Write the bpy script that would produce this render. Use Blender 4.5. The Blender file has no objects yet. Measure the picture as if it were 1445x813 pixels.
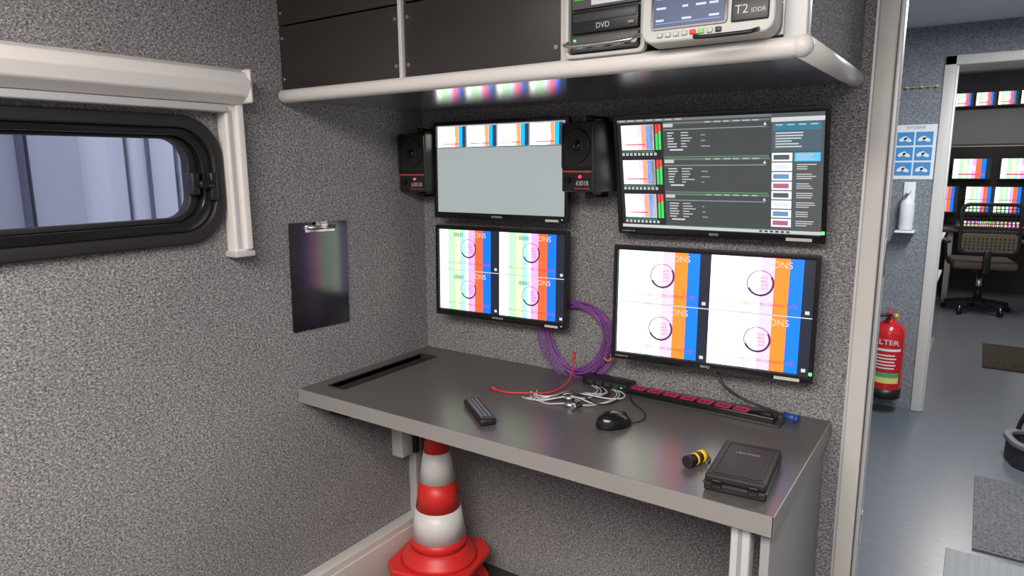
import bpy, bmesh, random
from math import *
from mathutils import Vector, Matrix
random.seed(7)
S=bpy.context.scene
COL=S.collection
# ------------------------------------------------------------------ materials
MC={}
def mat(name,col,rough=.5,metal=0,coat=0,emit=None,es=1.0,trans=0,bump=None,spec=.5,flat=False,cr=.15):
    if name in MC: return MC[name]
    m=bpy.data.materials.new(name);m.use_nodes=True
    nt=m.node_tree;b=nt.nodes["Principled BSDF"]
    b.inputs["Base Color"].default_value=(*col,1);b.inputs["Roughness"].default_value=rough
    b.inputs["Metallic"].default_value=metal;b.inputs["Coat Weight"].default_value=coat;b.inputs["Coat Roughness"].default_value=cr
    b.inputs["Specular IOR Level"].default_value=spec
    b.inputs["Transmission Weight"].default_value=trans
    if emit: b.inputs["Emission Color"].default_value=(*emit,1);b.inputs["Emission Strength"].default_value=es
    if bump:
        sc,st=bump
        tc=nt.nodes.new("ShaderNodeTexCoord");n=nt.nodes.new("ShaderNodeTexNoise");n.inputs["Scale"].default_value=sc
        n.inputs["Detail"].default_value=3
        nt.links.new(tc.outputs["Object"],n.inputs["Vector"])
        if not flat:
            bp=nt.nodes.new("ShaderNodeBump");bp.inputs["Strength"].default_value=st;bp.inputs["Distance"].default_value=.002
            nt.links.new(n.outputs["Fac"],bp.inputs["Height"]);nt.links.new(bp.outputs[0],b.inputs["Normal"])
        mx=nt.nodes.new("ShaderNodeMixRGB");mx.inputs[1].default_value=(*[c*.80 for c in col],1);mx.inputs[2].default_value=(*[min(1,c*1.20) for c in col],1)
        nt.links.new(n.outputs["Fac"],mx.inputs[0]);nt.links.new(mx.outputs[0],b.inputs["Base Color"])
    MC[name]=m;return m
def carpet(name,dark,mid,light,scale=190):
    m=bpy.data.materials.new(name);m.use_nodes=True;nt=m.node_tree;b=nt.nodes["Principled BSDF"];L=nt.links
    tc=nt.nodes.new("ShaderNodeTexCoord")
    mp=nt.nodes.new("ShaderNodeMapping");mp.inputs["Scale"].default_value=(1,1,1.35);L.new(tc.outputs["Object"],mp.inputs[0])
    n=nt.nodes.new("ShaderNodeTexNoise");n.inputs["Scale"].default_value=scale;n.inputs["Detail"].default_value=4;n.inputs["Roughness"].default_value=.68;n.inputs["Distortion"].default_value=.6
    L.new(mp.outputs[0],n.inputs["Vector"])
    n2=nt.nodes.new("ShaderNodeTexNoise");n2.inputs["Scale"].default_value=2.2;n2.inputs["Detail"].default_value=3;L.new(tc.outputs["Object"],n2.inputs["Vector"])
    r=nt.nodes.new("ShaderNodeValToRGB");e=r.color_ramp.elements
    e[0].position=.36;e[0].color=(*dark,1);e[1].position=.68;e[1].color=(*light,1);k=e.new(.51);k.color=(*mid,1)
    L.new(n.outputs["Fac"],r.inputs[0])
    mx=nt.nodes.new("ShaderNodeMixRGB");mx.blend_type='MULTIPLY';mx.inputs[0].default_value=1
    r2=nt.nodes.new("ShaderNodeValToRGB");r2.color_ramp.elements[0].position=.3;r2.color_ramp.elements[0].color=(.86,.86,.87,1);r2.color_ramp.elements[1].position=.7;r2.color_ramp.elements[1].color=(1.0,1.0,1.0,1)
    L.new(n2.outputs["Fac"],r2.inputs[0]);L.new(r.outputs[0],mx.inputs[1]);L.new(r2.outputs[0],mx.inputs[2]);L.new(mx.outputs[0],b.inputs["Base Color"])
    b.inputs["Roughness"].default_value=.95;b.inputs["Specular IOR Level"].default_value=.15
    bp=nt.nodes.new("ShaderNodeBump");bp.inputs["Strength"].default_value=.35;bp.inputs["Distance"].default_value=.002
    L.new(n.outputs["Fac"],bp.inputs["Height"]);L.new(bp.outputs[0],b.inputs["Normal"])
    return m
CARPET=carpet("wall_carpet_grey",(.088,.084,.086),(.268,.258,.261),(.62,.60,.595),185)
CARPET2=carpet("wall_carpet_bluegrey",(.14,.15,.17),(.26,.28,.305),(.43,.45,.48),140)
MATGRIT=carpet("mat_ribbed_grey",(.10,.10,.105),(.17,.172,.175),(.27,.27,.275),90)
MATDARK=carpet("mat_brown",(.02,.016,.014),(.06,.05,.042),(.10,.085,.07),70)
WHITE=mat("white_trim",(.66,.635,.60),.42)
CREAM=mat("shade_white",(.80,.765,.73),.4)
ALU=mat("aluminium",(.62,.62,.63),.35,.8)
ALUP=mat("aluminium_pale",(.66,.66,.66),.45,.3)
STEEL=mat("steel_bright",(.75,.75,.76),.22,1)
BLK=mat("black_plastic",(.014,.014,.015),.38)
BLKG=mat("black_gloss",(.009,.009,.010),.16)
RUB=mat("black_rubber",(.018,.016,.016),.5)
PANELB=mat("panel_black_wood",(.036,.031,.028),.42,bump=(18,.25))
DESK=mat("desk_laminate",(.104,.094,.090),.31,bump=(260,.10),spec=.75,coat=.12,flat=True,cr=.22)
DESKE=mat("desk_edge",(.28,.262,.25),.45)
UNDER=mat("shelf_laminate",(.085,.092,.112),.24,coat=1.0,spec=1.0,cr=.20)
GREYP=mat("grey_panel",(.33,.32,.315),.55)
FLOORM=mat("floor_dark",(.035,.034,.034),.55,bump=(60,.3))
FLOORB=mat("floor_blue_vinyl",(.135,.155,.185),.28,bump=(35,.15),flat=True)
CEIL=mat("ceiling_white",(.66,.68,.70),.6)
RED=mat("cone_red",(.75,.03,.025),.42)
CWHT=mat("cone_reflective",(.78,.76,.74),.35)
EXR=mat("extinguisher_red",(.62,.015,.02),.25,coat=.5)
YEL=mat("yellow_plastic",(.85,.55,.02),.4)
PUR=mat("cable_purple",(.24,.06,.34),.45)
REDC=mat("cable_red",(.65,.04,.04),.45)
GRYC=mat("cable_grey",(.5,.5,.5),.45)
BLUC=mat("plug_blue",(.03,.08,.35),.4)
LGP=mat("device_lightgrey",(.62,.62,.59),.4)
MGP=mat("label_midgrey",(.30,.29,.28),.5)
DGP=mat("device_darkgrey",(.045,.047,.05),.4)
PINKS=mat("socket_pink",(.45,.02,.09),.3,emit=(.8,.02,.12),es=.15)
PAPER=mat("paper",(.8,.82,.84),.6)
PBLUE=mat("poster_blue",(.05,.28,.62),.6)
TAN=mat("chair_tan",(.12,.095,.075),.6)
def em(c,s=1.0):
    k="screen_%d_%d_%d_%d"%(*[int(x*255) for x in c],int(s*100))
    if k in MC: return MC[k]
    m=bpy.data.materials.new(k);m.use_nodes=True;b=m.node_tree.nodes["Principled BSDF"]
    b.inputs["Base Color"].default_value=(.01,.01,.01,1);b.inputs["Roughness"].default_value=.35
    b.inputs["Emission Color"].default_value=(*c,1);b.inputs["Emission Strength"].default_value=s
    MC[k]=m;return m
# ------------------------------------------------------------------ geometry helpers
def link(me,name,m,parent=None,smooth=False):
    o=bpy.data.objects.new(name,me);COL.objects.link(o)
    if m is not None and len(me.materials)==0: me.materials.append(m)
    if parent is not None:o.parent=parent
    if smooth:
        for p in me.polygons:p.use_smooth=True
    return o
def grp(name,loc=(0,0,0),rot=(0,0,0)):
    e=bpy.data.objects.new(name,None);COL.objects.link(e);e.location=loc;e.rotation_euler=rot;e.empty_display_size=.05;return e
def box(name,x0,x1,y0,y1,z0,z1,m,bev=0,parent=None,seg=3):
    bm=bmesh.new();bmesh.ops.create_cube(bm,size=1)
    for v in bm.verts:
        v.co=Vector(((x0+x1)/2+v.co.x*(x1-x0),(y0+y1)/2+v.co.y*(y1-y0),(z0+z1)/2+v.co.z*(z1-z0)))
    if bev: bmesh.ops.bevel(bm,geom=bm.edges[:],offset=bev,segments=seg,affect='EDGES',profile=.5)
    me=bpy.data.meshes.new(name);bm.to_mesh(me);bm.free();return link(me,name,m,parent,bool(bev))
def cyl(name,p0,p1,r0,m,r1=None,seg=24,parent=None):
    if r1 is None:r1=r0
    p0=Vector(p0);p1=Vector(p1);d=p1-p0
    bm=bmesh.new();bmesh.ops.create_cone(bm,cap_ends=True,segments=seg,radius1=r0,radius2=r1,depth=d.length)
    q=d.to_track_quat('Z','Y');M=Matrix.Translation((p0+p1)/2)@q.to_matrix().to_4x4()
    bmesh.ops.transform(bm,matrix=M,verts=bm.verts)
    me=bpy.data.meshes.new(name);bm.to_mesh(me);bm.free()
    o=link(me,name,m,parent)
    for p in me.polygons:p.use_smooth=len(p.vertices)==4
    return o
def lathe(name,prof,m,loc=(0,0,0),seg=32,parent=None,axis='Z'):
    vs=[];fs=[]
    n=len(prof)
    for i in range(seg):
        a=2*pi*i/seg
        for r,z in prof:
            c=(r*cos(a),r*sin(a),z)
            if axis=='Y': c=(r*cos(a),z,r*sin(a))
            if axis=='X': c=(z,r*cos(a),r*sin(a))
            vs.append((c[0]+loc[0],c[1]+loc[1],c[2]+loc[2]))
    for i in range(seg):
        j=(i+1)%seg
        for k in range(n-1):fs.append((i*n+k,j*n+k,j*n+k+1,i*n+k+1))
    fs.append(tuple(i*n for i in range(seg))[::-1]);fs.append(tuple(i*n+n-1 for i in range(seg)))
    me=bpy.data.meshes.new(name);me.from_pydata(vs,[],fs)
    bm=bmesh.new();bm.from_mesh(me);bmesh.ops.recalc_face_normals(bm,faces=bm.faces);bm.to_mesh(me);bm.free()
    o=link(me,name,m,parent)
    for p in me.polygons:p.use_smooth=len(p.vertices)==4
    return o
def tomesh(o):
    bpy.context.view_layer.update()
    dg=bpy.context.evaluated_depsgraph_get()
    me=bpy.data.meshes.new_from_object(o.evaluated_get(dg));return me
def tube(name,pts,r,m,parent=None,closed=False,multi=None,poly=False):
    cu=bpy.data.curves.new(name,'CURVE');cu.dimensions='3D';cu.bevel_depth=r;cu.bevel_resolution=3;cu.use_fill_caps=True
    for P in (multi or [pts]):
        sp=cu.splines.new('POLY' if poly else 'NURBS');sp.points.add(len(P)-1)
        for i,p in enumerate(P):sp.points[i].co=(*p,1)
        if not poly:
            sp.order_u=3;sp.resolution_u=6;sp.use_endpoint_u=not closed
        sp.use_cyclic_u=closed
    t=bpy.data.objects.new(name+"_c",cu);COL.objects.link(t);me=tomesh(t);bpy.data.objects.remove(t)
    return link(me,name,m,parent,True)
def text(name,s,size,m,M,parent=None,ext=.0002,align='CENTER'):
    cu=bpy.data.curves.new(name,'FONT');cu.body=s;cu.size=size;cu.extrude=ext;cu.align_x=align;cu.align_y='CENTER'
    t=bpy.data.objects.new(name+"_c",cu);COL.objects.link(t);me=tomesh(t);bpy.data.objects.remove(t)
    me.transform(M);me.materials.clear();return link(me,name,m,parent)
def MY(x,y,z):  # text facing -Y
    return Matrix.Translation((x,y,z))@Matrix.Rotation(pi/2,4,'X')
def rrect(a0,a1,b0,b1,r,n=8):
    P=[]
    for cx,cy,s in ((a1-r,b1-r,0),(a0+r,b1-r,pi/2),(a0+r,b0+r,pi),(a1-r,b0+r,3*pi/2)):
        for i in range(n+1):
            t=s+pi/2*i/n;P.append((cx+r*cos(t),cy+r*sin(t)))
    return P
def ring(name,outer,inner,d0,d1,m,axis='X',parent=None,bev=0):
    def P(p,d):
        return {'X':(d,p[0],p[1]),'Y':(p[0],d,p[1]),'Z':(p[0],p[1],d)}[axis]
    n=len(outer);vs=[P(p,d0) for p in outer]+[P(p,d0) for p in inner]+[P(p,d1) for p in outer]+[P(p,d1) for p in inner]
    fs=[]
    for i in range(n):
        j=(i+1)%n
        fs+=[(i,j,n+j,n+i),(2*n+i,3*n+i,3*n+j,2*n+j),(i,2*n+i,2*n+j,j),(n+i,n+j,3*n+j,3*n+i)]
    me=bpy.data.meshes.new(name);me.from_pydata(vs,[],fs)
    bm=bmesh.new();bm.from_mesh(me);bmesh.ops.recalc_face_normals(bm,faces=bm.faces)
    bm.to_mesh(me);bm.free()
    o=link(me,name,m,parent)
    if bev:
        md=o.modifiers.new("b","BEVEL");md.width=bev;md.segments=3;md.limit_method='ANGLE'
        for p in me.polygons:p.use_smooth=True
    return o
def prism(name,pts,d0,d1,m,axis='Z',parent=None,bev=0):
    def P(p,d):
        return {'X':(d,p[0],p[1]),'Y':(p[0],d,p[1]),'Z':(p[0],p[1],d)}[axis]
    n=len(pts);vs=[P(p,d0) for p in pts]+[P(p,d1) for p in pts]
    fs=[tuple(range(n)),tuple(range(n,2*n))]+[(i,(i+1)%n,n+(i+1)%n,n+i) for i in range(n)]
    me=bpy.data.meshes.new(name);me.from_pydata(vs,[],fs)
    bm=bmesh.new();bm.from_mesh(me);bmesh.ops.recalc_face_normals(bm,faces=bm.faces);bm.to_mesh(me);bm.free()
    o=link(me,name,m,parent)
    if bev:
        md=o.modifiers.new("b","BEVEL");md.width=bev;md.segments=3;md.limit_method='ANGLE'
    return o
def multibox(name,boxes,m,parent=None):
    vs=[];fs=[]
    for (x0,x1,y0,y1,z0,z1) in boxes:
        k=len(vs);vs+=[(x,y,z) for x in (x0,x1) for y in (y0,y1) for z in (z0,z1)]
        fs+=[tuple(k+i for i in f) for f in ((0,1,3,2),(4,6,7,5),(0,4,5,1),(2,3,7,6),(0,2,6,4),(1,5,7,3))]
    me=bpy.data.meshes.new(name);me.from_pydata(vs,[],fs)
    return link(me,name,m,parent)

# ------------------------------------------------------------------ room shell
T=.06; CZ=2.13
WY0,WY1,WZ0,WZ1=-1.84,-.82,1.275,1.51     # window hole
multibox("wall_left",[(-T,0,-3.2,WY0,0,CZ),(-T,0,WY1,0,0,CZ),(-T,0,WY0,WY1,0,WZ0),(-T,0,WY0,WY1,WZ1,CZ)],CARPET)
multibox("wall_back",[(-T,1.38,0,T,0,CZ),(1.38,2.34,0,T,2.0,CZ),(2.34,2.75,0,T,0,CZ)],CARPET)
box("wall_front",-T,2.75,-3.26,-3.2,0,CZ,CARPET)
box("wall_right",2.6,2.66,-3.2,7.36,0,2.35,CARPET2)
box("floor",-T,2.7,-3.26,T,-.05,0,FLOORM)
box("floor_corridor",-T,2.7,T,7.4,-.05,-.001,FLOORB)
box("ceiling",-T,2.7,-3.26,2.67,CZ,CZ+.05,CEIL)
box("ceiling_control_room",.3,2.7,2.67,7.4,2.35,2.4,CEIL)
YW=2.612
box("wall_corridor_left",.44,.5,T,YW,0,CZ,CARPET2)
multibox("wall_partition",[(.5,1.38,YW,YW+T,0,2.35),(1.38,2.30,YW,YW+T,1.95,2.35),(2.30,2.6,YW,YW+T,0,2.35)],CARPET2)
box("wall_west",.44,.5,YW+T,7.36,0,2.35,CARPET2)
box("wall_north",.44,2.66,7.36,7.42,0,2.4,CARPET2)
# door frames
g=grp("door_1")
for x0,x1 in ((1.380,1.420),(2.285,2.345)):
    box("jamb_face",x0,x1,-.012,T+.012,0,2.0,WHITE,.004,g)
box("jamb_lip",1.418,1.430,.012,T-.005,0,1.96,ALUP,.002,g)
box("jamb_seal",1.374,1.381,-.006,.0,0,1.98,ALUP,0,g)
box("jamb_groove",1.4205,1.4215,-.006,.006,0,1.95,DGP,0,g)
box("head",1.378,2.345,-.012,T+.012,1.955,2.01,WHITE,.004,g)
for z in (.45,1.15,1.80):box("strike_plate",1.4295,1.4315,.02,.045,z,z+.09,STEEL,.0005,g)
g=grp("door_2")
box("jamb_left",1.38,1.435,YW-.012,YW+T+.012,0,1.97,WHITE,.004,g)
box("jamb_lip",1.43,1.445,YW+.005,YW+T-.005,0,1.93,ALUP,.002,g)
box("jamb_right",2.26,2.315,YW-.012,YW+T+.012,0,1.97,WHITE,.004,g)
box("head",1.38,2.315,YW-.012,YW+T+.012,1.92,1.97,WHITE,.004,g)
# baseboard (white cable duct) left wall
g=grp("baseboard_left")
box("duct",.001,.045,-3.1,-.001,.001,.19,WHITE,.004,g)
box("cover",.042,.05,-3.1,-.001,.03,.165,WHITE,.003,g)

# ------------------------------------------------------------------ window
g=grp("window_1")
ho=rrect(-1.89,-.77,1.235,1.545,.105)
hi=rrect(-1.86,-.80,1.265,1.515,.085)
ring("outer_flange",ho,hi,-.005,.022,RUB,'X',g,.006)
h2=rrect(-1.835,-.825,1.288,1.498,.07)
ring("inner_frame",hi,h2,-.05,.012,BLKG,'X',g,.003)
h3=rrect(-1.815,-.848,1.300,1.490,.055)
ring("seal",h2,h3,-.045,-.012,RUB,'X',g,.003)
prism("glass",rrect(-1.83,-.83,1.29,1.495,.065),-.036,-.032,mat("glass_tint",(.94,.95,1.0),.02,trans=1),'X',g)
box("mullion",-.045,-.01,-1.325,-1.292,1.285,1.50,RUB,.004,g)
box("latch_plate",-.012,.02,-.858,-.838,1.355,1.41,BLK,.004,g)
box("latch_handle",.008,.035,-.845,-.80,1.37,1.39,BLKG,.006,g)
box("latch_catch",.0,.03,-.815,-.795,1.34,1.41,BLK,.005,g)
# pleated shade
g=grp("window_shade")
prism("housing",[(.001,1.575),(.05,1.575),(.082,1.595),(.092,1.625),(.078,1.65),(.045,1.662),(.001,1.665)],-1.92,-.722,CREAM,'Y',g,.004)
box("end_cap",.001,.088,-.728,-.716,1.578,1.66,CREAM,.006,g)
box("pull_bar",.004,.05,-1.9,-.768,1.556,1.574,ALUP,.004,g)
box("rail_right",.001,.04,-.768,-.718,1.205,1.58,CREAM,.004,g)
box("rail_groove",.036,.0415,-.762,-.752,1.215,1.56,ALUP,0,g)
box("rail_ridge",.036,.05,-.742,-.722,1.21,1.575,CREAM,.004,g)
box("rail_foot",.001,.05,-.775,-.718,1.192,1.207,ALUP,.003,g)
box("rail_left",.001,.04,-1.92,-1.87,1.205,1.58,CREAM,.004,g)
# exterior: corrugated hall wall
g=grp("exterior_facade")
bx=[];b2=[];y=-5.0
box("backing",-1.32,-1.30,-5.2,2.5,-.5,3.5,mat("facade_seam",(.16,.17,.23),.5),0,g)
while y<2.3:
    w=random.choice((.07,.12,.17));(bx if random.random()<.6 else b2).append((-1.3,-1.3+random.choice((.02,.05)),y,y+w,-.5,3.5));y+=w+random.choice((.010,.02))
multibox("ribs",bx,mat("facade_rib",(.42,.43,.51),.45),g)
multibox("ribs_light",b2,mat("facade_rib_light",(.62,.63,.70),.45),g)
bx=[(-1.28,-1.235,yy,yy+.012,-.5,3.5) for yy in (-3.4,-2.2,-1.1,-.75,-.3,.35,.9,1.7)]
multibox("posts",bx,mat("facade_post",(.10,.10,.15),.5),g)

# ------------------------------------------------------------------ clipboard on left wall
g=grp("clipboard",(.001,-.472,1.103),(radians(-1.5),0,0))
prism("board",rrect(-.106,.106,-.158,.158,.006,4),0,.004,mat("clipboard_black",(.006,.006,.009),.17,bump=(220,.12),spec=1.0,coat=1.0,flat=True,cr=.12),'X',g)
box("clip_plate",.004,.009,-.055,.055,.128,.15,STEEL,.002,g)
cyl("clip_roll",(.013,-.05,.143),(.013,.05,.143),.007,STEEL,parent=g)
box("clip_tab",.010,.02,-.02,.02,.146,.16,STEEL,.002,g)

# ------------------------------------------------------------------ desk
DW,DD,DZ=1.345,.572,.777
g=grp("desk")
x0,x1,y0,y1=.05,.118,-.505,-.095
multibox("top",[(.001,DW,-DD,y0,DZ-.04,DZ),(.001,DW,y1,-.001,DZ-.04,DZ),(.001,x0,y0,y1,DZ-.04,DZ),(x1,DW,y0,y1,DZ-.04,DZ)],DESK,g)
box("front_edge",.001,DW+.002,-DD-.003,-DD,DZ-.041,DZ-.0005,DESKE,0,g)
box("side_edge",DW,DW+.003,-DD-.003,-.001,DZ-.041,DZ-.0005,DESKE,0,g)
BRUSH=mat("brush_strip",(.028,.026,.025),.7,bump=(300,.8))
multibox("slot_tray",[(x0,x1,y0,y1,DZ-.09,DZ-.085),(x0-.002,x0,y0,y1,DZ-.09,DZ-.002),(x1,x1+.002,y0,y1,DZ-.09,DZ-.041),(x0,x1,y1-.002,y1,DZ-.09,DZ-.002)],BRUSH,g)
multibox("slot_brush",[(x0+.001,x0+.022,y0+.002,y1-.002,DZ-.020,DZ-.014)]+[(x0+.022,x0+.022+random.uniform(.003,.016),y0+.004+k*.008,y0+.009+k*.008,DZ-.020,DZ-.016) for k in range(50)],BRUSH,g)
ring("slot_rim",rrect(x0-.004,x1+.004,y0-.004,y1+.004,.006,3),rrect(x0+.002,x1-.002,y0+.002,y1-.002,.004,3),DZ,DZ+.0015,BLK,'Z',g)
box("leg_right",1.262,1.30,-.545,-.507,0,DZ-.04,ALUP,.004,g)
box("leg_groove",1.277,1.285,-.5465,-.544,.01,DZ-.045,GREYP,0,g)
box("side_panel",1.318,1.336,-.54,-.002,0,DZ-.04,GREYP,.002,g)
box("leg_left",.001,.035,-.125,-.09,.19,DZ-.04,ALUP,.003,g)
box("rail_under",.001,1.318,-.03,-.002,DZ-.09,DZ-.04,ALUP,.003,g)
g=grp("junction_box")
box("body",0,.05,-.205,-.15,.43,.56,LGP,.004,g);box("socket",0,.06,-.15,-.127,.43,.54,BLK,.004,g)

# ------------------------------------------------------------------ overhead cabinet
g=grp("overhead_cabinet")
CB=1.60;CY=-.56;CX=1.35
box("underside",.001,CX-.01,CY,-.001,CB,CB+.015,UNDER,0,g)
box("rail_front",.001,CX-.008,CY-.026,CY+.012,CB-.008,CB+.026,CREAM,.015,g,5)
cyl("rail_side",(CX-.008,CY-.008,CB+.010),(CX-.008,-.002,CB+.010),.019,CREAM,parent=g)
lathe("rail_corner",[(.0001,-.019)]+[(.019*cos(t),.019*sin(t)) for t in [radians(-75+15*k) for k in range(11)]]+[(.0001,.019)],CREAM,(CX-.008,CY-.008,CB+.010),parent=g,seg=40)
box("side_carpet",CX-.016,CX,CY+.012,-.001,CB+.026,CZ-.001,CARPET,0,g)
box("post_right",1.312,CX,CY-.016,CY+.012,CB+.022,CZ-.001,ALUP,.004,g)
box("divider_panel",.886,.890,CY+.004,-.02,CB+.015,CZ-.01,PANELB,0,g)
for x0,x1 in ((.446,.457),(.886,.904)):
    box("stile",x0,x1,CY-.012,CY+.01,CB+.022,CZ-.001,WHITE,.002,g)
for (x0,x1) in ((.003,.444),(.459,.884)):
    for (z0,z1) in ((CB+.024,1.790),(1.794,1.96),(1.964,CZ-.002)):
        box("front_panel",x0,x1,CY-.004,CY+.004,z0,z1,PANELB,.0015,g)
        for zz in (z0+.03,z1-.03):
            for xx in (x0+.012,x1-.012):
                cyl("screw",(xx,CY-.007,zz),(xx,CY-.003,zz),.0045,STEEL,seg=12,parent=g)
box("bay_shelf",.904,1.312,CY,-.02,CB+.012,CB+.022,ALUP,.002,g)
box("bay_back",.904,1.312,-.08,-.07,CB+.03,CZ-.01,BLK,0,g)
box("bay_bracket",1.292,1.312,CY-.006,CY+.05,CB+.03,CZ-.02,STEEL,.002,g)
for zz in (1.68,1.73,1.81,1.87):
    cyl("bracket_screw",(1.302,CY-.012,zz),(1.302,CY-.006,zz),.006,STEEL,seg=12,parent=g)
# disc recorder
d=grp("disc_recorder",(.908,CY-.02,CB+.0235),(0,0,0))
box("case",0,.165,0,.36,0,.24,DGP,.006,d)
ring("bezel",rrect(-.002,.167,0,.242,.012,5),rrect(.007,.158,.007,.23,.008,5),-.012,.002,LGP,'Y',d,.002)
box("optical_drive",.012,.152,-.008,.002,.045,.086,BLK,.003,d)
box("drive_tray",.016,.148,-.0095,-.007,.066,.081,DGP,.001,d)
box("drive_button",.132,.144,-.0115,-.007,.053,.058,GREYP,.001,d)
text("drive_label","DVD",.014,LGP,MY(.08,-.0095,.056),d)
box("port_row",.012,.152,-.008,.002,.010,.040,mat("device_mid",(.10,.10,.10),.45),.002,d)
for i in range(6):
    box("port",.025+i*.02,.037+i*.02,-.0095,-.007,.017,.025,BLK if i%2 else STEEL,.001,d)
cyl("jack",(.145,-.011,.024),(.145,-.006,.024),.006,STEEL,parent=d,seg=16)
box("upper_face",.012,.152,-.007,.002,.09,.225,mat("device_mid",(.10,.10,.10),.45),.002,d)
box("label_green",.018,.042,-.010,-.006,.105,.13,mat("label_green",(.15,.65,.1),.5),.002,d)
box("label_white",.055,.13,-.010,-.006,.094,.124,PAPER,.001,d)
for i,s in enumerate(("STUDIO FEED","Video Audio")):text("label_text",s,.008,BLK,MY(.0925,-.0105,.115-i*.012),d)
cyl("power_led",(.02,-.0105,.033),(.02,-.008,.033),.002,em((.1,1,.2),3),seg=10,parent=d)
tube("handle",[(.006,-.012,.03),(.006,-.030,.024),(.02,-.036,.018),(.14,-.036,.018),(.155,-.030,.022),(.158,-.012,.03)],.0035,STEEL,d)
# video disk controller with screen
d=grp("video_replay_controller",(1.085,CY-.072,CB+.028),(radians(-4),0,radians(2)))
prism("housing",rrect(0,.225,0,.22,.022,6),0,.05,LGP,'Y',d,.004)
box("rear_case",.01,.200,.05,.3,.014,.2,GREYP,.004,d)
prism("screen_surround",rrect(.018,.150,.021,.205,.006,4),-.003,.002,BLKG,'Y',d)
box("screen",.023,.145,-.004,-.002,.025,.2,em((.035,.06,.17),1.0),0,d)
bx=[]
for r in range(8):
    z=.034+r*.020
    for c in range(5):
        if random.random()<.8:bx.append((.028+c*.023,.028+c*.023+random.uniform(.008,.019),-.0047,-.0042,z,z+.0035))
multibox("screen_text",bx,em((.6,.75,.9),1.0),d)
multibox("screen_frames",[(.028,.14,-.0046,-.0043,.030+i*.040,.0308+i*.040) for i in range(5)],em((.2,.4,.9),1.2),d)
box("nameplate",.156,.216,-.004,.002,.020,.064,DGP,.003,d)
text("nameplate_text","T2",.02,LGP,MY(.173,-.0045,.038),d);text("nameplate_small","IDDR",.010,LGP,MY(.2,-.0045,.035),d)
box("dial_plate",.156,.216,-.003,.002,.070,.205,DGP,.003,d)
lathe("jog_dial",[(0,-.02),(.018,-.019),(.022,-.014),(.024,0)],BLKG,(.186,-.003,.096),parent=d,axis='Y')
for i in range(8):
    c=[LGP,LGP,LGP,LGP,mat("button_red",(.7,.02,.02),.4,emit=(1,.05,.05),es=.3),mat("button_green",(.2,.55,.1),.4,emit=(.3,1,.2),es=.2),LGP,DGP][i]
    box("button",.03+i*.0145,.040+i*.0145,-.004,.002,.008,.016,c,.0015,d)
tube("handle",[(.10,0,.006),(.10,-.018,.0),(.11,-.022,-.003),(.19,-.022,-.003),(.20,-.018,.0),(.20,0,.006)],.0035,BLK,d)

# ------------------------------------------------------------------ monitors
class Scr:
    def __init__(s,w,h,y0):
        s.w=w;s.h=h;s.y=y0;s.F={}
    def poly(s,pts,c,es=1.0,layer=1):
        s.F.setdefault((c,es),[]).append([(-s.w/2+u*s.w,s.y-layer*.00025,-s.h/2+v*s.h) for u,v in pts])
    def rect(s,u0,v0,u1,v1,c,es=1.0,layer=1):
        s.poly([(u0,v0),(u1,v0),(u1,v1),(u0,v1)],c,es,layer)
    def build(s,parent,name="screen"):
        vs=[];fs=[];mi=[];ms=[]
        for k,(key,L) in enumerate(s.F.items()):
            ms.append(em(*key))
            for P in L:
                b=len(vs);vs+=P;fs.append(tuple(range(b,b+len(P))));mi.append(k)
        me=bpy.data.meshes.new(name);me.from_pydata(vs,[],fs)
        for m in ms:me.materials.append(m)
        for p,i in zip(me.polygons,mi):p.material_index=i
        return link(me,name,None,parent)
    def label(s,parent,t,size,u,v,c,es=1,layer=4,align='CENTER'):
        text("screen_text",t,size,em(c,es),MY(-s.w/2+u*s.w,s.y-layer*.00025,-s.h/2+v*s.h),parent,0,align)
BARS_S=[((1.0,1.0,.93),.15,1.8),((.42,.84,.46),.27,1.6),((.72,.95,.50),.36,1.4),((.34,.90,.66),.44,1.6),((.85,.92,.88),.50,1.6),((.80,.34,.66),.61,1.7),((.95,.10,.02),.74,1.8),((.0,.14,.74),.875,1.7),((.014,.02,.04),1.0,1.0)]
BARS_B=[((1,1,1),.20,2.6),((1.0,1.0,.70),.32,2.1),((.52,.92,.64),.42,1.9),((1,1,1),.50,2.2),((.88,.45,.76),.63,1.9),((1,.165,.015),.77,2.2),((.0,.145,.74),.90,1.9),((.015,.02,.04),1.0,1.0)]
def bars(s,parent,u0,v0,u1,v1,B,detail=True,k=1.0):
    W=u1-u0;H=v1-v0;a=0
    for c,b,es in B:
        s.rect(u0+a*W,v0,u0+b*W,v1,c,es*k,2);a=b
    if not detail:return
    cu,cv=u0+.5*W,v0+.54*H;R=.135*W
    n=36
    for i in range(n):
        t0=2*pi*i/n+.6;t1=2*pi*(i+1)/n+.6
        dark=i>n*.45
        r0=R*(.84 if dark else .92)
        P=[(cu+R*cos(t0),cv+R*sin(t0)*s.w/s.h),(cu+R*cos(t1),cv+R*sin(t1)*s.w/s.h),(cu+r0*cos(t1),cv+r0*sin(t1)*s.w/s.h),(cu+r0*cos(t0),cv+r0*sin(t0)*s.w/s.h)]
        s.poly(P,(.10,.02,.14) if dark else (.50,.20,.50),1.0,3)
    for q,t in enumerate(("ALWAYS","NUMBER","ONE FOR","OUR SIDE")):
        s.label(parent,t,.036*W*s.w,cu,cv+(.10-.065*q)*H,(.03,.22,.10) if q%2 else (.20,.06,.24),1)
    s.label(parent,"HALO Video Audio Limited A (S)",.053*W*s.w,u0+.50*W,v0+.17*H,(.60,.015,.10),1)
    s.label(parent,"ONS",.095*W*s.w,u0+.70*W,v0+.88*H,(.98,.62,.45),1.2)
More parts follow.
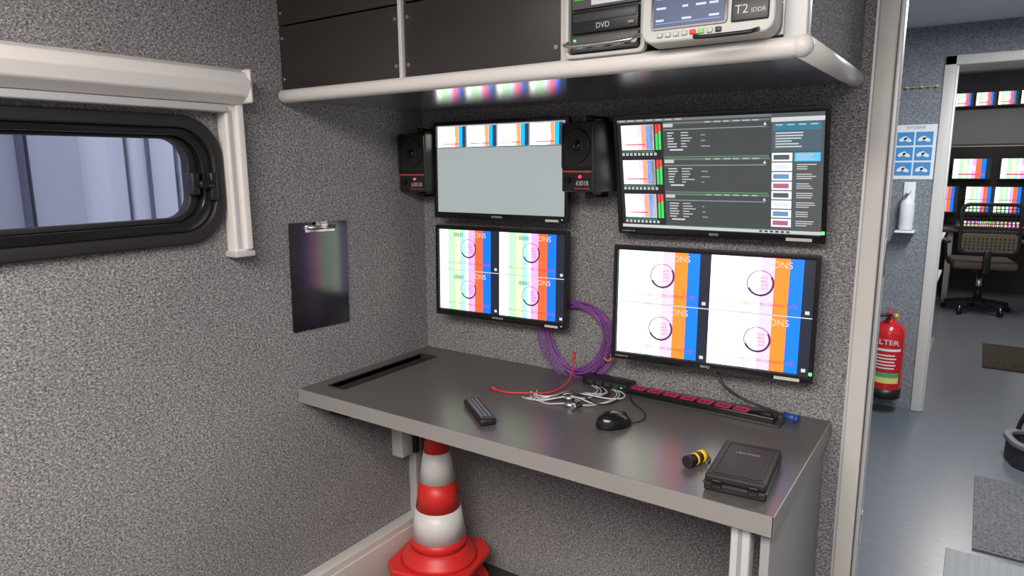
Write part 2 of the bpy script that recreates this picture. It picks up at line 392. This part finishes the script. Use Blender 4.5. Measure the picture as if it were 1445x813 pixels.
def monitor(name,loc,yaw,tilt,w,h,kind,logo):
    g=grp(name,loc,(-tilt,0,yaw))
    bs,bt,bb=.011,.012,.019
    o=rrect(-w/2,w/2,-h/2,h/2,.004,3);i=rrect(-w/2+bs,w/2-bs,-h/2+bb,h/2-bt,.001,3)
    ring("bezel",o,i,0,.012,BLKG,'Y',g,.0015)
    box("shell",-w/2+.002,w/2-.002,.010,.026,-h/2+.002,h/2-.002,BLK,.004,g)
    box("rear_bulge",-w*.3,w*.3,.026,.036,-h*.3,h*.3,BLK,.004,g)
    box("vesa_plate",-.05,.05,.036,.076 if abs(tilt)<.1 else .070,-.05,.05,DGP,.002,g)
    sw,sh=w-2*bs,h-bb-bt
    c=grp("display",(0,0,(bb-bt)/2));c.parent=g
    s=Scr(sw,sh,.0065)
    if kind in('quadS','quadB'):
        B=BARS_S if kind=='quadS' else BARS_B
        s.rect(0,0,1,1,(.02,.02,.025),1,0)
        for a in (0,1):
            for b in (0,1):
                bars(s,c,a*.5+.004,b*.5+.006,a*.5+.496,b*.5+.494,B)
                s.rect(a*.5+.465,b*.5+.03,a*.5+.485,b*.5+.06,(.75,.8,.85),1,4)
        if kind=='quadS':
            for a in(0,1):
                for b in (0,1):
                    for k in range(8):
                        u=a*.5+.13+a*0.03+k*.010;s.rect(u,b*.5+.39+.02*b,u+.005,b*.5+.44+.02*b,(.02,.08,.07),1,4)
        s.rect(0,.496,1,.504,(.85,.88,.9),1,4)
    elif kind=='grey':
        s.rect(0,0,1,1,(.36,.40,.405),1.1,0)
        for k in range(4):
            bars(s,c,.012+k*.245,.755,.245+k*.245,.985,BARS_S,False,3.0)
            s.rect(.08+k*.245,.81,.16+k*.245,.87,(1,.85,.95),1.6,3);s.rect(.03+k*.245,.785,.19+k*.245,.797,(.7,.1,.2),1,3)
            s.rect(.012+k*.245,.742,.245+k*.245,.757,(.2,.22,.22),1,3)
    elif kind=='ui':
        s.rect(0,0,1,1,(.058,.065,.067),1,0)
        s.rect(0,.975,.77,1,(.18,.2,.22),1,1)
        for k in range(7):s.rect(.01+k*.05,.982,.045+k*.05,.993,(.5,.52,.54),1,2)
        for r in range(3):
            v1=.95-r*.315;v0=v1-.225
            s.rect(.0,v0-.075,.245,v1+.02,(.02,.022,.025),1,1)
            s.rect(.02,v0,.198,v1,(.8,.8,.8),1,2)
            bars(s,c,.022,v0+.004,.196,v1-.004,BARS_B,False)
            s.rect(.08,v0+.07,.13,v0+.14,(1,.8,1),1.3,3);s.rect(.04,v0+.045,.15,v0+.055,(.8,.05,.1),1,3)
            s.rect(.206,v0,.219,v0+.14,(.05,.55,.12),1.4,2);s.rect(.206,v0+.14,.219,v1,(.75,.05,.05),1.3,2)
            s.rect(.223,v0,.236,v0+.16,(.05,.6,.12),1.4,2);s.rect(.223,v0+.16,.236,v1,(.75,.08,.05),1.3,2)
            for k in range(9):s.rect(.02+k*.022,v0-.05,.034+k*.022,v0-.025,(.55,.57,.6),1,2)
            s.rect(.02,v0-.018,.20,v0-.010,(.05,.35,.15),1,2)
            s.rect(.25,v0-.06,.765,v1+.015,(.070,.077,.079),1,1)
            s.rect(.25,v1-.005,.765,v1+.012,(.17,.19,.20),1,2)
            for k in range(6):s.rect(.46+k*.045,v1-.002,.485+k*.045+random.uniform(0,.01),v1+.008,(.5,.52,.53),1,3)
            s.rect(.25,v1-.03,.30,v1+.0,(.6,.62,.62),1,3)
            s.rect(.25,v1-.055,.75,v1-.048,(.30,.38,.36),1,2)
            for k in range(6):
                vv=v1-.085-k*.024
                s.rect(.27,vv,.27+random.uniform(.02,.05),vv+.009,(.7,.72,.72),1,3)
                s.rect(.34,vv,.34+random.uniform(.02,.07),vv+.009,(.55,.57,.57),1,3)
                if k%2:s.rect(.44,vv,.44+random.uniform(.01,.05),vv+.009,(.35,.37,.37),1,3)
            s.rect(.28,v1-.235,.35,v1-.222,(.7,.7,.7),1,3)
            s.poly([(.735,v1-.04),(.75,v1-.04),(.7425,v1-.015)],(.8,.8,.8),1,3)
            s.rect(.25,v0-.07,.76,v0-.062,(.12,.35,.14),1,3)
        s.rect(.77,.03,1,1,(.10,.11,.115),1,1);s.rect(.77,.93,1,.965,(.68,.71,.73),1,2)
        s.rect(.78,.86,.985,.92,(.05,.22,.33),1,2);s.rect(.78,.70,.985,.855,(.09,.14,.17),1,2)
        for k in range(4):s.rect(.79+k*.05,.90,.82+k*.05,.91,(.5,.6,.65),1,3)
        for k in range(8):
            vv=.68-k*.079
            s.rect(.775,vv-.069,.865,vv,(.85,.87,.89) ,1.3,2)
            s.rect(.782,vv-.055,.852,vv-.015,[(.1,.12,.14),(.85,.9,.95),(.15,.35,.6),(.5,.15,.3)][k%4],1,3)
            s.rect(.875,vv-.069,.985,vv,(.10,.60,1.0) if k==0 else (.09,.095,.10),1.1,2)
            for q in range(3):s.rect(.885,vv-.02-q*.018,.93+random.uniform(0,.04),vv-.012-q*.018,(.6,.62,.65),1,3)
        for q in range(6):s.rect(.79,.835-q*.022,.86+random.uniform(0,.05),.845-q*.022,(.65,.7,.75),1,3)
        s.rect(0,0,1,.028,(.65,.67,.70),1,2)
        for k in range(6):s.rect(.72+k*.025,.006,.735+k*.025,.022,(.05,.06,.08),1,3)
    s.build(c)
    text("logo",logo,.009,LGP,MY(0,-.0006,-h/2+bb*.5),g)
    if kind in('quadB','ui'):
        text("model_label","HDMI SENSEYE LED",.0045,LGP,MY(-w/2+.03,-.0006,-h/2+bb*.5),g)
        for k in range(5):box("side_button",w/2-.003,w/2+.001,.004,.010,-h/2+.03+k*.016,-h/2+.036+k*.016,DGP,0,g)
        box("power_led",w/2-.010,w/2-.003,-.0008,0,-h/2+.022,-h/2+.030,em((.1,1,.15),3),0,g)
        box("asset_sticker",w/2-.09,w/2-.03,-.0005,.0,-h/2+.003,-h/2+.011,LGP,0,g)
    else:
        box("power_led",w/2-.02,w/2-.016,-.0008,0,-h/2+.008,-h/2+.011,em((.2,.5,1),2),0,g)
        box("asset_sticker",w/2-.075,w/2-.03,-.0005,.0,-h/2+.002,-h/2+.009,LGP,0,g)
    return g
monitor("monitor",(.372,-.08,1.405),.010,.012,.501,.305,'grey',"SAMSUNG")
monitor("monitor.001",(.372,-.08,1.080),.051,.023,.490,.298,'quadS',"SAMSUNG")
monitor("monitor.002",(1.044,-.083,1.388),.012,-.190,.535,.322,'ui',"BENQ")
monitor("monitor.003",(1.046,-.083,1.043),.086,.026,.524,.320,'quadB',"BENQ")

# ------------------------------------------------------------------ speakers
def speaker(name,loc,yaw):
    g=grp(name,loc,(0,0,yaw))
    SPK=mat("speaker_black",(.022,.021,.021),.4)
    box("cabinet",-.059,.059,-.0,.105,-.094,.094,SPK,.005,g)
    ring("grille_frame",rrect(-.056,.056,-.032,.090,.008,4),rrect(-.05,.05,-.026,.084,.008,4),-.004,.001,BLK,'Y',g,.001)
    lathe("driver",[(.0,.001),(.018,-.001),(.02,.003),(.042,-.004),(.046,-.004),(.047,.0)],RUB,(0,-.001,.03),parent=g,axis='Y')
    lathe("driver_dust_cap",[(0,-.008),(.01,-.006),(.016,-.0)],BLKG,(0,0,.03),parent=g,axis='Y')
    box("red_stripe",-.052,.052,-.0012,.001,-.040,-.0365,mat("stripe_red",(.55,.08,.05),.5,emit=(.6,.05,.03),es=.15),0,g)
    cyl("led",(.012,-.004,-.052),(.012,.0,-.052),.004,em((1,.03,.06),3),seg=12,parent=g)
    cyl("volume_knob",(-.03,-.012,-.062),(-.03,0,-.062),.008,BLKG,seg=20,parent=g)
    text("label","6301B",.018,LGP,MY(.020,-.0012,-.070),g);text("label_small","PERSONAL MONITOR",.0058,mat("label_red",(.7,.12,.09),.5),MY(.02,-.0012,-.084),g)
    for s in(-1,1):
        cyl("pivot_knob",(0,.05,s*.094),(0,.05,s*.112),.011,BLK,seg=20,parent=g)
        box("bracket_arm",-.012,.012,.045,.118,s*.108-.003,s*.108+.003,BLK,.001,g)
    box("bracket_plate",-.012,.012,.114,.118,-.11,.11,BLK,.001,g)
    return g
speaker("speaker",(.0615,-.122,1.43),0)
speaker("speaker.001",(.692,-.150,1.44),radians(-14))

# ------------------------------------------------------------------ coiled purple cable
P=[];N=8
for k in range(N*24+1):
    t=2*pi*k/24;lp=k/24
    R=.108+.010*sin(lp*2.1)+.004*sin(t*3)
    P.append((.625+.02*sin(lp*1.7)+R*1.02*cos(t),-.014-.010*abs(sin(lp*1.3))-.004,.897+.008*cos(lp*2.3)+R*sin(t)))
g=grp("coiled_cable")
tube("coil",P,.0026,PUR,g)
tube("tie",[(.735,-.01,.86),(.748,-.03,.855),(.74,-.034,.845),(.722,-.03,.85),(.72,-.012,.86)],.003,mat("tie_orange",(.7,.2,.05),.5),g)

# ------------------------------------------------------------------ desk things
ZD=DZ
def cable(name,pts,r,m,endm=None):
    g=grp(name);tube("lead",pts,r,m,g)
    if endm:
        for a,b in ((pts[0],pts[1]),(pts[-1],pts[-2])):
            a=Vector(a);b=Vector(b);d=(a-b).normalized()
            cyl("plug",a,a+d*.022,r*1.9,endm,parent=g,seg=12)
    return g
cable("patch_cable",[(.50,-.275,ZD+.005),(.53,-.285,ZD+.004),(.59,-.25,ZD+.004),(.65,-.22,ZD+.005),(.66,-.15,ZD+.01),(.655,-.10,ZD+.03),(.645,-.075,ZD+.07)],.0026,REDC,REDC)
g=grp("loose_cables")
L=[]
for k in range(10):
    a=random.uniform(.58,.66);b=random.uniform(.76,.86)
    yb=random.uniform(-.26,-.16)
    L.append([(a,-.25+random.uniform(-.04,.06),ZD+.003),(a+.05,-.30+random.uniform(-.02,.05),ZD+.003),((a+b)/2,-.22+random.uniform(-.05,.05),ZD+.006+.002*k),(b-.02,yb,ZD+.008),(b,-.12,ZD+.006),(b-.05,-.09,ZD+.005)])
tube("grey_leads",None,.0021,GRYC,g,multi=L[:4]);tube("white_leads",None,.0018,mat("cable_white",(.7,.7,.7),.4),g,multi=L[4:7]);tube("black_leads",None,.002,BLK,g,multi=L[7:])
for (x,y,a) in ((.735,-.285,.5),(.765,-.30,1.6),(.70,-.235,.1),(.76,-.25,2.4)):
    dx,dy=cos(a)*.03,sin(a)*.03
    cyl("connector",(x,y,ZD+.008),(x+dx,y+dy,ZD+.008),.006,STEEL,seg=14,parent=g)
    cyl("boot",(x+dx,y+dy,ZD+.008),(x+dx*1.6,y+dy*1.6,ZD+.008),.004,BLK,seg=12,parent=g)
g=grp("network_switch",(.755,-.050,ZD),(0,0,radians(-4)))
box("body",-.08,.07,-.03,.03,.0005,.022,BLK,.004,g)
for k in range(4):box("port",-.06+k*.028,-.042+k*.028,-.0315,-.029,.005,.016,DGP,.001,g)
box("led_bar",.05,.056,-.0312,-.0295,.010,.013,em((.1,.9,.2),1.2),0,g)
# power strip
g=grp("power_strip",(1.045,-.085,ZD),(0,0,radians(-2)))
box("body",-.22,.19,-.022,.022,.001,.020,BLKG,.004,g)
box("rail",-.235,.205,-.030,.030,.0005,.005,DGP,.001,g)
for k in range(7):
    x=-.185+k*.048
    box("socket",x-.019,x+.019,-.017,.015,.0185,.0215,PINKS,.002,g)
    for q in(-1,1):cyl("socket_hole",(x+q*.006,-.001,.021),(x+q*.006,-.001,.0222),.003,BLK,seg=10,parent=g)
    box("socket_slot",x-.013,x+.013,-.012,-.009,.0212,.0220,BLK,0,g)
box("switch",.155,.18,-.012,.012,.018,.025,BLK,.002,g)
cable("power_cable",[(1.06,-.045,.895),(1.07,-.05,.86),(1.10,-.06,.83),(1.16,-.07,.812),(1.20,-.06,.80),(1.245,-.05,ZD+.012)],.0035,BLK)
g=grp("power_plug");cyl("body",(1.245,-.05,ZD+.0105),(1.275,-.06,ZD+.0105),.009,BLUC,parent=g,seg=16)
cyl("ring",(1.273,-.0595,ZD+.0105),(1.281,-.0615,ZD+.0105),.0105,BLUC,parent=g,seg=16)
# remote
g=grp("remote_control",(.575,-.452,ZD),(0,0,radians(-37)))
box("body",-.085,.085,-.022,.022,.0005,.019,BLK,.007,g,4)
for i in range(9):
    for j in range(3):
        c=mat("btn_red",(.6,.03,.03),.4) if (i==0 and j==0) else mat("btn_grey",(.16,.18,.22),.45)
        box("button",-.07+i*.0155,-.061+i*.0155,-.014+j*.0105,-.0075+j*.0105,.018,.0215,c,.001,g)
# mouse
g=grp("computer_mouse",(.903,-.330,ZD),(0,0,radians(-42)))
bm=bmesh.new();bmesh.ops.create_uvsphere(bm,u_segments=32,v_segments=20,radius=1)
for v in bm.verts:
    x,y,z=v.co
    z=max(z,-.15);wd=.029*(1-.12*y)
    v.co=Vector((x*wd,y*.047,(z+.15)*.034*(1-.18*y)+.0005))
me=bpy.data.meshes.new("body");bm.to_mesh(me);bm.free();link(me,"body",BLKG,g,True)
cyl("wheel",(-.004,.026,.029),(.004,.026,.029),.007,RUB,seg=18,parent=g)
cable("mouse_cable",[(.936,-.296,ZD+.004),(.958,-.262,ZD+.003),(.93,-.20,ZD+.003),(.89,-.17,ZD+.003),(.86,-.14,ZD+.003),(.84,-.10,ZD+.003)],.0017,BLK)
# tool case
g=grp("tool_case",(1.253,-.435,ZD),(0,0,radians(5)))
CB2=mat("case_black",(.022,.020,.020),.55,bump=(300,.3),spec=.35)
box("base",-.060,.060,-.098,.098,.0005,.018,BLK,.005,g,4)
box("lid",-.059,.059,-.097,.097,.019,.036,CB2,.006,g,4)
box("seam",-.0615,.0615,-.0995,.0995,.0165,.0195,RUB,.001,g)
for q in(-.035,.035):box("latch",q-.01,q+.01,-.1025,-.097,.009,.028,BLKG,.002,g)
ring("lid_ridge",rrect(-.048,.048,-.084,.084,.008,4),rrect(-.044,.044,-.080,.080,.006,4),.0355,.0372,CB2,'Z',g)
for q in range(8):box("hinge_rib",-.0605,-.058,-.065+q*.018,-.057+q*.018,.012,.022,BLKG,0,g)
text("emboss","LEATHER",.012,MGP,Matrix.Translation((0,.035,.0363)),g)
# stubby torch with yellow cap
g=grp("flashlight",(1.150,-.43,ZD+.014),(0,0,radians(72)))
cyl("barrel",(-.028,0,0),(.012,0,0),.0125,BLK,parent=g)
cyl("band",(-.010,0,0),(-.003,0,0),.0134,YEL,parent=g)
cyl("cap",(.010,0,0),(.024,0,0),.0135,YEL,parent=g)
cyl("head",(-.033,0,0),(-.024,0,0),.0135,RUB,parent=g)
tube("lanyard",[(.022,0,-.002),(.040,.008,-.006),(.045,.0,-.010),(.035,-.012,-.011),(.018,-.016,-.011)],.0018,BLK,g)

# ------------------------------------------------------------------ traffic cone stack
g=grp("traffic_cone",(.205,-.205,0),(0,0,radians(12)))
def octo(h,c):return [(h,-h+c),(h,h-c),(h-c,h),(-h+c,h),(-h,h-c),(-h,-h+c),(-h+c,-h),(h-c,-h)]
prism("foot_lower",octo(.140,.045),0,.03,RED,'Z',g,.006)
lathe("skirt_lower",[(.125,.03),(.112,.05),(.105,.098)],RED,parent=g,seg=40)
prism("foot_upper",octo(.144,.045),.098,.126,RED,'Z',g,.008)
lathe("skirt",[(.130,.126),(.124,.138),(.104,.158),(.097,.172)],RED,parent=g,seg=40)
def rr(z):return .092-.160*(z-.195)
seq=[(.170,.205,RED),(.205,.305,CWHT),(.305,.40,RED),(.40,.50,CWHT),(.50,.60,RED)]
for a,b,m in seq:
    e=.0012 if m is CWHT else 0
    lathe("band",[(rr(a)+e,a),(rr(b)+e,b)],m,parent=g,seg=40)
lathe("tip",[(rr(.60),.60),(.022,.607),(.014,.607),(.012,.575)],RED,parent=g,seg=32)

# ------------------------------------------------------------------ corridor items on partition wall
g=grp("hygiene_poster")
yp=YW
box("sheet",1.175,1.385-.01,yp-.003,yp,1.325,1.62,PAPER,0,g)
for i in range(2):
    for j in range(3):
        x=1.188+i*.09;z=1.345+j*.082
        box("panel",x,x+.082,yp-.004,yp-.003,z,z+.072,PBLUE,0,g)
        for (dx,dz,rx,rz,a) in ((.03,.035,.022,.011,.5),(.052,.03,.02,.010,-.4)):
            pts=[(x+dx+rx*cos(t)*cos(a)-rz*sin(t)*sin(a),z+dz+rx*cos(t)*sin(a)+rz*sin(t)*cos(a)) for t in [2*pi*k/16 for k in range(16)]]
            prism("hand",pts,yp-.0048-.0002*i,yp-.004,PAPER,'Y',g)
text("title","HYGIENE",.022,PBLUE,MY(1.275,yp-.0035,1.604),g)
g=grp("soap_dispenser")
box("back_plate",1.243,1.30,YW-.012,YW+.002,1.03,1.31,PAPER,.003,g)
lathe("bottle",[(0,1.047),(.03,1.047),(.036,1.06),(.036,1.19),(.03,1.21),(.014,1.225),(.014,1.25),(0,1.25)],PAPER,(1.272,YW-.052,0),parent=g)
box("lever",1.262,1.282,YW-.12,YW-.03,1.25,1.265,PAPER,.003,g)
box("drip_tray",1.225,1.32,YW-.12,YW,1.035,1.045,PAPER,.002,g)
g=grp("fire_extinguisher",(1.245,YW-.1015,.095))
g.scale=(1.1,1.1,.93)
lathe("cylinder",[(0,0),(.06,.0),(.072,.012),(.075,.03),(.075,.40),(.068,.435),(.045,.462),(.022,.475),(.02,.49),(0,.49)],EXR,parent=g,seg=40)
lathe("base_ring",[(.0765,.0),(.0765,.06),(.070,.06)],BLK,parent=g,seg=40)
cyl("valve",(0,0,.485),(0,0,.525),.017,STEEL,parent=g)
box("handle_top",-.012,.012,-.075,.02,.53,.54,EXR,.003,g);box("handle_lower",-.01,.01,-.07,.01,.508,.515,BLK,.002,g)
cyl("gauge",(.02,0,.505),(.035,0,.505),.014,YEL,parent=g,seg=20)
tube("hose",[(-.01,0,.505),(-.05,-.01,.51),(-.088,-.02,.45),(-.09,-.02,.3),(-.086,-.02,.16)],.009,BLK,g)
cyl("nozzle",(-.086,-.02,.17),(-.086,-.02,.09),.010,BLK,r1=.015,parent=g,seg=18)
def lab(z0,z1,m,a0=-2.5,a1=-.6,r=.0757):
    n=16;vs=[];fs=[]
    for k in range(n+1):
        a=a0+(a1-a0)*k/n;vs+=[(r*cos(a),r*sin(a),z0),(r*cos(a),r*sin(a),z1)]
    for k in range(n):fs.append((2*k,2*k+2,2*k+3,2*k+1))
    me=bpy.data.meshes.new("label");me.from_pydata(vs,[],fs);link(me,"label",m,g,True)
lab(.10,.135,mat("label_yellow",(.8,.75,.2),.5));lab(.135,.165,mat("label_green2",(.1,.4,.15),.5))
for q in range(5):lab(.19+q*.02,.198+q*.02,PAPER,-2.2,-1.0+.1*(q%2))
lab(.30,.315,PAPER)
text("title","ALTER",.042,PAPER,Matrix.Translation((-.004,-.0777,.355))@Matrix.Rotation(pi/2,4,'X'),g)
box("wall_bracket",-.03,.03,.07,.092,.2,.42,BLK,.003,g)
g=grp("key_hooks")
box("rail",1.20,1.37,YW-.008,YW,1.815,1.822,GREYP,0,g)
for k,c in enumerate((YEL,mat("hook_green",(.2,.5,.1),.5),YEL,STEEL,YEL)):
    cyl("hook",(1.215+k*.035,YW-.008,1.818),(1.215+k*.035,YW-.025,1.818),.006,c,seg=12,parent=g)
# floor mats
def matobj(name,x0,x1,y0,y1,m,n=0):
    g=grp(name);box("pad",x0,x1,y0,y1,0,.008,m,.003,g)
    if n:
        multibox("ribs",[(x0+.015+k*(x1-x0-.03)/n,x0+.015+(k+.5)*(x1-x0-.03)/n,y0+.015,y1-.015,.008,.0105) for k in range(n)],m,g)
matobj("floor_mat",1.70,2.30,1.07,1.79,MATGRIT,26)
matobj("floor_mat.001",1.62,2.30,.20,1.02,mat("mat_lightgrey",(.30,.31,.32),.7,bump=(150,.6)),22)
matobj("floor_mat.002",1.72,2.50,3.83,4.59,MATDARK,30)
# black tool bag beside the mats
g=grp("tool_bag",(2.02,2.12,0),(0,0,radians(15)))
bg=mat("bag_black",(.03,.03,.033),.6,bump=(200,.4))
ring("walls",rrect(-.20,.20,-.13,.13,.09,6),rrect(-.185,.185,-.115,.115,.08,6),.001,.10,bg,'Z',g,.004)
prism("bottom",rrect(-.19,.19,-.12,.12,.085,6),.002,.02,bg,'Z',g)
ring("rim",rrect(-.212,.212,-.142,.142,.10,6),rrect(-.18,.18,-.11,.11,.08,6),.10,.125,mat("bag_rim",(.16,.16,.17),.5),'Z',g,.006)
for s in(-1,1):tube("handle",[(-.13,s*.135,.08),(-.13,s*.13,.16),(-.07,s*.09,.30),(.07,s*.09,.30),(.13,s*.13,.16),(.13,s*.135,.08)],.011,RUB,g)

# ------------------------------------------------------------------ control room
g=grp("control_desk")
box("top",.6,2.55,6.45,7.30,.71,.74,DGP,.004,g)
for x in (.65,1.35,2.45):box("leg",x,x+.05,6.5,7.25,0,.71,GREYP,.004,g)
g=grp("vision_mixer",(1.75,6.62,.740),(0,0,0))
prism("body",[(-.12,0),(.14,0),(.14,.07),(-.12,.025)],-.34,.34,BLK,'X',g,.004)
cols=[(1,.5,.05),(.1,.9,.2),(.9,.1,.1),(.2,.5,1),(1,.9,.5),(.9,.3,.9)]
for r in range(5):
    for k in range(20):
        c=random.choice(cols);x=-.31+k*.032;y=-.09+r*.045;z=.025+(y+.12)*.173
        box("key",x,x+.022,y,y+.03,z,z+.008,em(c,1.6),0,g)
def smallmon(name,x0,x1,z0,z1,y,quad=False,zb=None,body=.03,yb=7.36):
    g=grp(name,((x0+x1)/2,y,(z0+z1)/2));w=x1-x0;h=z1-z0
    ring("bezel",rrect(-w/2,w/2,-h/2,h/2,.004,3),rrect(-w/2+.01,w/2-.01,-h/2+.012,h/2-.01,.002,3),0,.012,BLK,'Y',g)
    box("shell",-w/2+.002,w/2-.002,.01,body,-h/2+.002,h/2-.002,BLK,.003,g)
    s=Scr(w-.02,h-.022,.008)
    if quad:
        s.rect(0,0,1,1,(.02,.02,.02),1,0)
        for a in(0,1):
            for b in(0,1):
                bars(s,g,a*.5+.005,b*.5+.01,a*.5+.495,b*.5+.49,BARS_S,False)
    else:
        bars(s,g,0,0,1,1,BARS_S,False);s.rect(.35,.4,.6,.65,(1,.9,1),1.4,3);s.rect(.15,.18,.85,.25,(.8,.1,.2),1,3)
    s.build(g)
    if zb is not None:
        box("stand_neck",-.02,.02,.03,.05,-(z0+z1)/2+zb+.005,0,BLK,.002,g);box("stand_foot",-.1,.1,-.05,.1,-(z0+z1)/2+zb,-(z0+z1)/2+zb+.012,BLK,.003,g)
    else:
        box("mount",-.04,.04,body-.002,yb-y,-.04,.04,DGP,0,g)
x=.68;k=0
while x<2.4:
    smallmon("video_monitor",x,x+.185,1.99,2.145,7.16);x+=.193
g=grp("acoustic_panel");box("face",.62,2.55,7.30,7.33,1.60,1.97,mat("panel_grey",(.48,.51,.54),.5),.004,g);box("frame",.61,2.56,7.325,7.36,1.585,1.985,GREYP,.002,g)
for a,b in ((.90,1.25),(1.31,1.665),(1.735,2.09),(2.14,2.50)):
    smallmon("preview_monitor",a,b,1.225,1.455,7.1,yb=7.31)
for a,b in ((.90,1.40),(1.45,1.98),(2.03,2.52)):
    smallmon("desk_monitor",a,b,.87,1.165,6.98,True,zb=.74)
g=grp("backing_board");box("board",.55,2.56,7.312,7.340,0,1.575,BLK,0,g);box("cap_strip",.55,2.56,7.310,7.342,1.575,1.583,ALU,0,g)
# office chair (back towards camera)
g=grp("office_chair",(1.66,5.98,0),(0,0,radians(8)))
for k in range(5):
    a=2*pi*k/5+.3;x,y=.27*cos(a),.27*sin(a)
    tube("leg",[(0,0,.12),(x*.5,y*.5,.105),(x,y,.075)],.017,BLK,g)
    cyl("caster",(x-.014*sin(a),y+.014*cos(a),.028),(x+.014*sin(a),y-.014*cos(a),.028),.0275,BLKG,seg=20,parent=g)
    cyl("caster_stem",(x,y,.04),(x,y,.08),.008,STEEL,seg=10,parent=g)
cyl("column",(0,0,.10),(0,0,.40),.025,STEEL,parent=g);cyl("column_cover",(0,0,.1),(0,0,.25),.034,BLK,parent=g)
box("mechanism",-.1,.1,-.12,.12,.39,.43,BLK,.01,g)
box("seat",-.25,.25,-.24,.25,.43,.51,TAN,.03,g,5)
ring("back_frame",rrect(-.24,.24,.58,1.05,.07,6),rrect(-.21,.21,.61,1.02,.05,6),-.29,-.255,BLK,'Y',g,.006)
prism("lumbar_panel",rrect(-.215,.215,.60,.77,.03,5),-.285,-.265,TAN,'Y',g,.004)
bx=[]
for k in range(15):bx.append((-.21+k*.03-.0035,-.21+k*.03+.0035,-.276,-.272,.76,1.03))
for k in range(10):bx.append((-.215,.215,-.277,-.273,.775+k*.027,.782+k*.027))
multibox("mesh_back",bx,BLK,g)
for k in range(12):
    for j in range(4):cyl("perforation",(-.18+k*.033,-.2875,.635+j*.03),(-.18+k*.033,-.284,.635+j*.03),.007,BLK,seg=8,parent=g)
box("spine",-.03,.03,-.30,-.25,.42,.62,BLK,.01,g);box("spine_foot",-.03,.03,-.3,-.05,.40,.44,BLK,.01,g)
for s in(-1,1):
    tube("arm_post",[(s*.24,0,.45),(s*.30,0,.47),(s*.30,0,.66)],.014,BLK,g);box("arm_pad",s*.30-.03,s*.30+.03,-.12,.13,.66,.69,BLK,.01,g)
# slim post and shelf at doorway of the control room
g=grp("equipment_stand")
box("post",1.21,1.235,4.0,4.03,0,1.75,ALU,.003,g);box("post_rear",1.21,1.235,4.5,4.53,0,1.75,ALU,.003,g)
for z in (.55,.85):box("shelf",1.1,1.40,3.98,4.55,z,z+.02,ALUP,.003,g)
box("foot",1.1,1.40,3.98,4.55,0,.02,ALU,.003,g)
g=grp("waste_bin",(2.25,5.2,0));lathe("body",[(0,.0),(.11,.0),(.14,.32),(.13,.32),(.105,.012),(0,.012)],BLK,parent=g)

# ------------------------------------------------------------------ lights
def lamp(name,x,y,z,sx,sy,power,col):
    g=grp(name)
    box("housing",x-sx/2-.02,x+sx/2+.02,y-sy/2-.02,y+sy/2+.02,z+.004,z+.032,WHITE,.004,g)
    box("diffuser",x-sx/2,x+sx/2,y-sy/2,y+sy/2,z,z+.01,em(col,4),0,g)
    l=bpy.data.lights.new("lamp","AREA");l.shape='RECTANGLE';l.size=sx;l.size_y=sy;l.energy=power;l.color=col
    o=bpy.data.objects.new("lamp",l);COL.objects.link(o);o.location=(x,y,z-.004);o.parent=g
lamp("ceiling_light",1.45,-2.35,CZ-.032,1.9,1.1,82,(1,.94,.89))
lamp("ceiling_light.001",1.75,1.30,CZ-.032,.25,1.2,36,(.94,.97,1))
lamp("ceiling_light.002",1.70,4.9,2.35-.032,.3,1.2,28,(1,.9,.8))
W=bpy.data.worlds.new("world");S.world=W;W.use_nodes=True
W.node_tree.nodes["Background"].inputs[0].default_value=(.80,.84,1,1);W.node_tree.nodes["Background"].inputs[1].default_value=2.0

# ------------------------------------------------------------------ camera
cd=bpy.data.cameras.new("camera");cam=bpy.data.objects.new("camera",cd);COL.objects.link(cam)
yaw,pitch,roll=.6021,.1792,-.0082
h=Vector((-sin(yaw),cos(yaw),0));r=Vector((cos(yaw),sin(yaw),0));z=Vector((0,0,1))
f=h*cos(pitch)-z*sin(pitch);u=h*sin(pitch)+z*cos(pitch)
r2=r*cos(roll)+u*sin(roll);u2=-r*sin(roll)+u*cos(roll)
M=Matrix((r2,u2,-f)).transposed().to_4x4();M.translation=Vector((1.608,-1.8,1.4215));cam.matrix_world=M
cd.sensor_width=36;cd.lens=36*960.1/1445;cd.clip_start=.02
S.camera=cam
S.view_settings.view_transform='Standard'
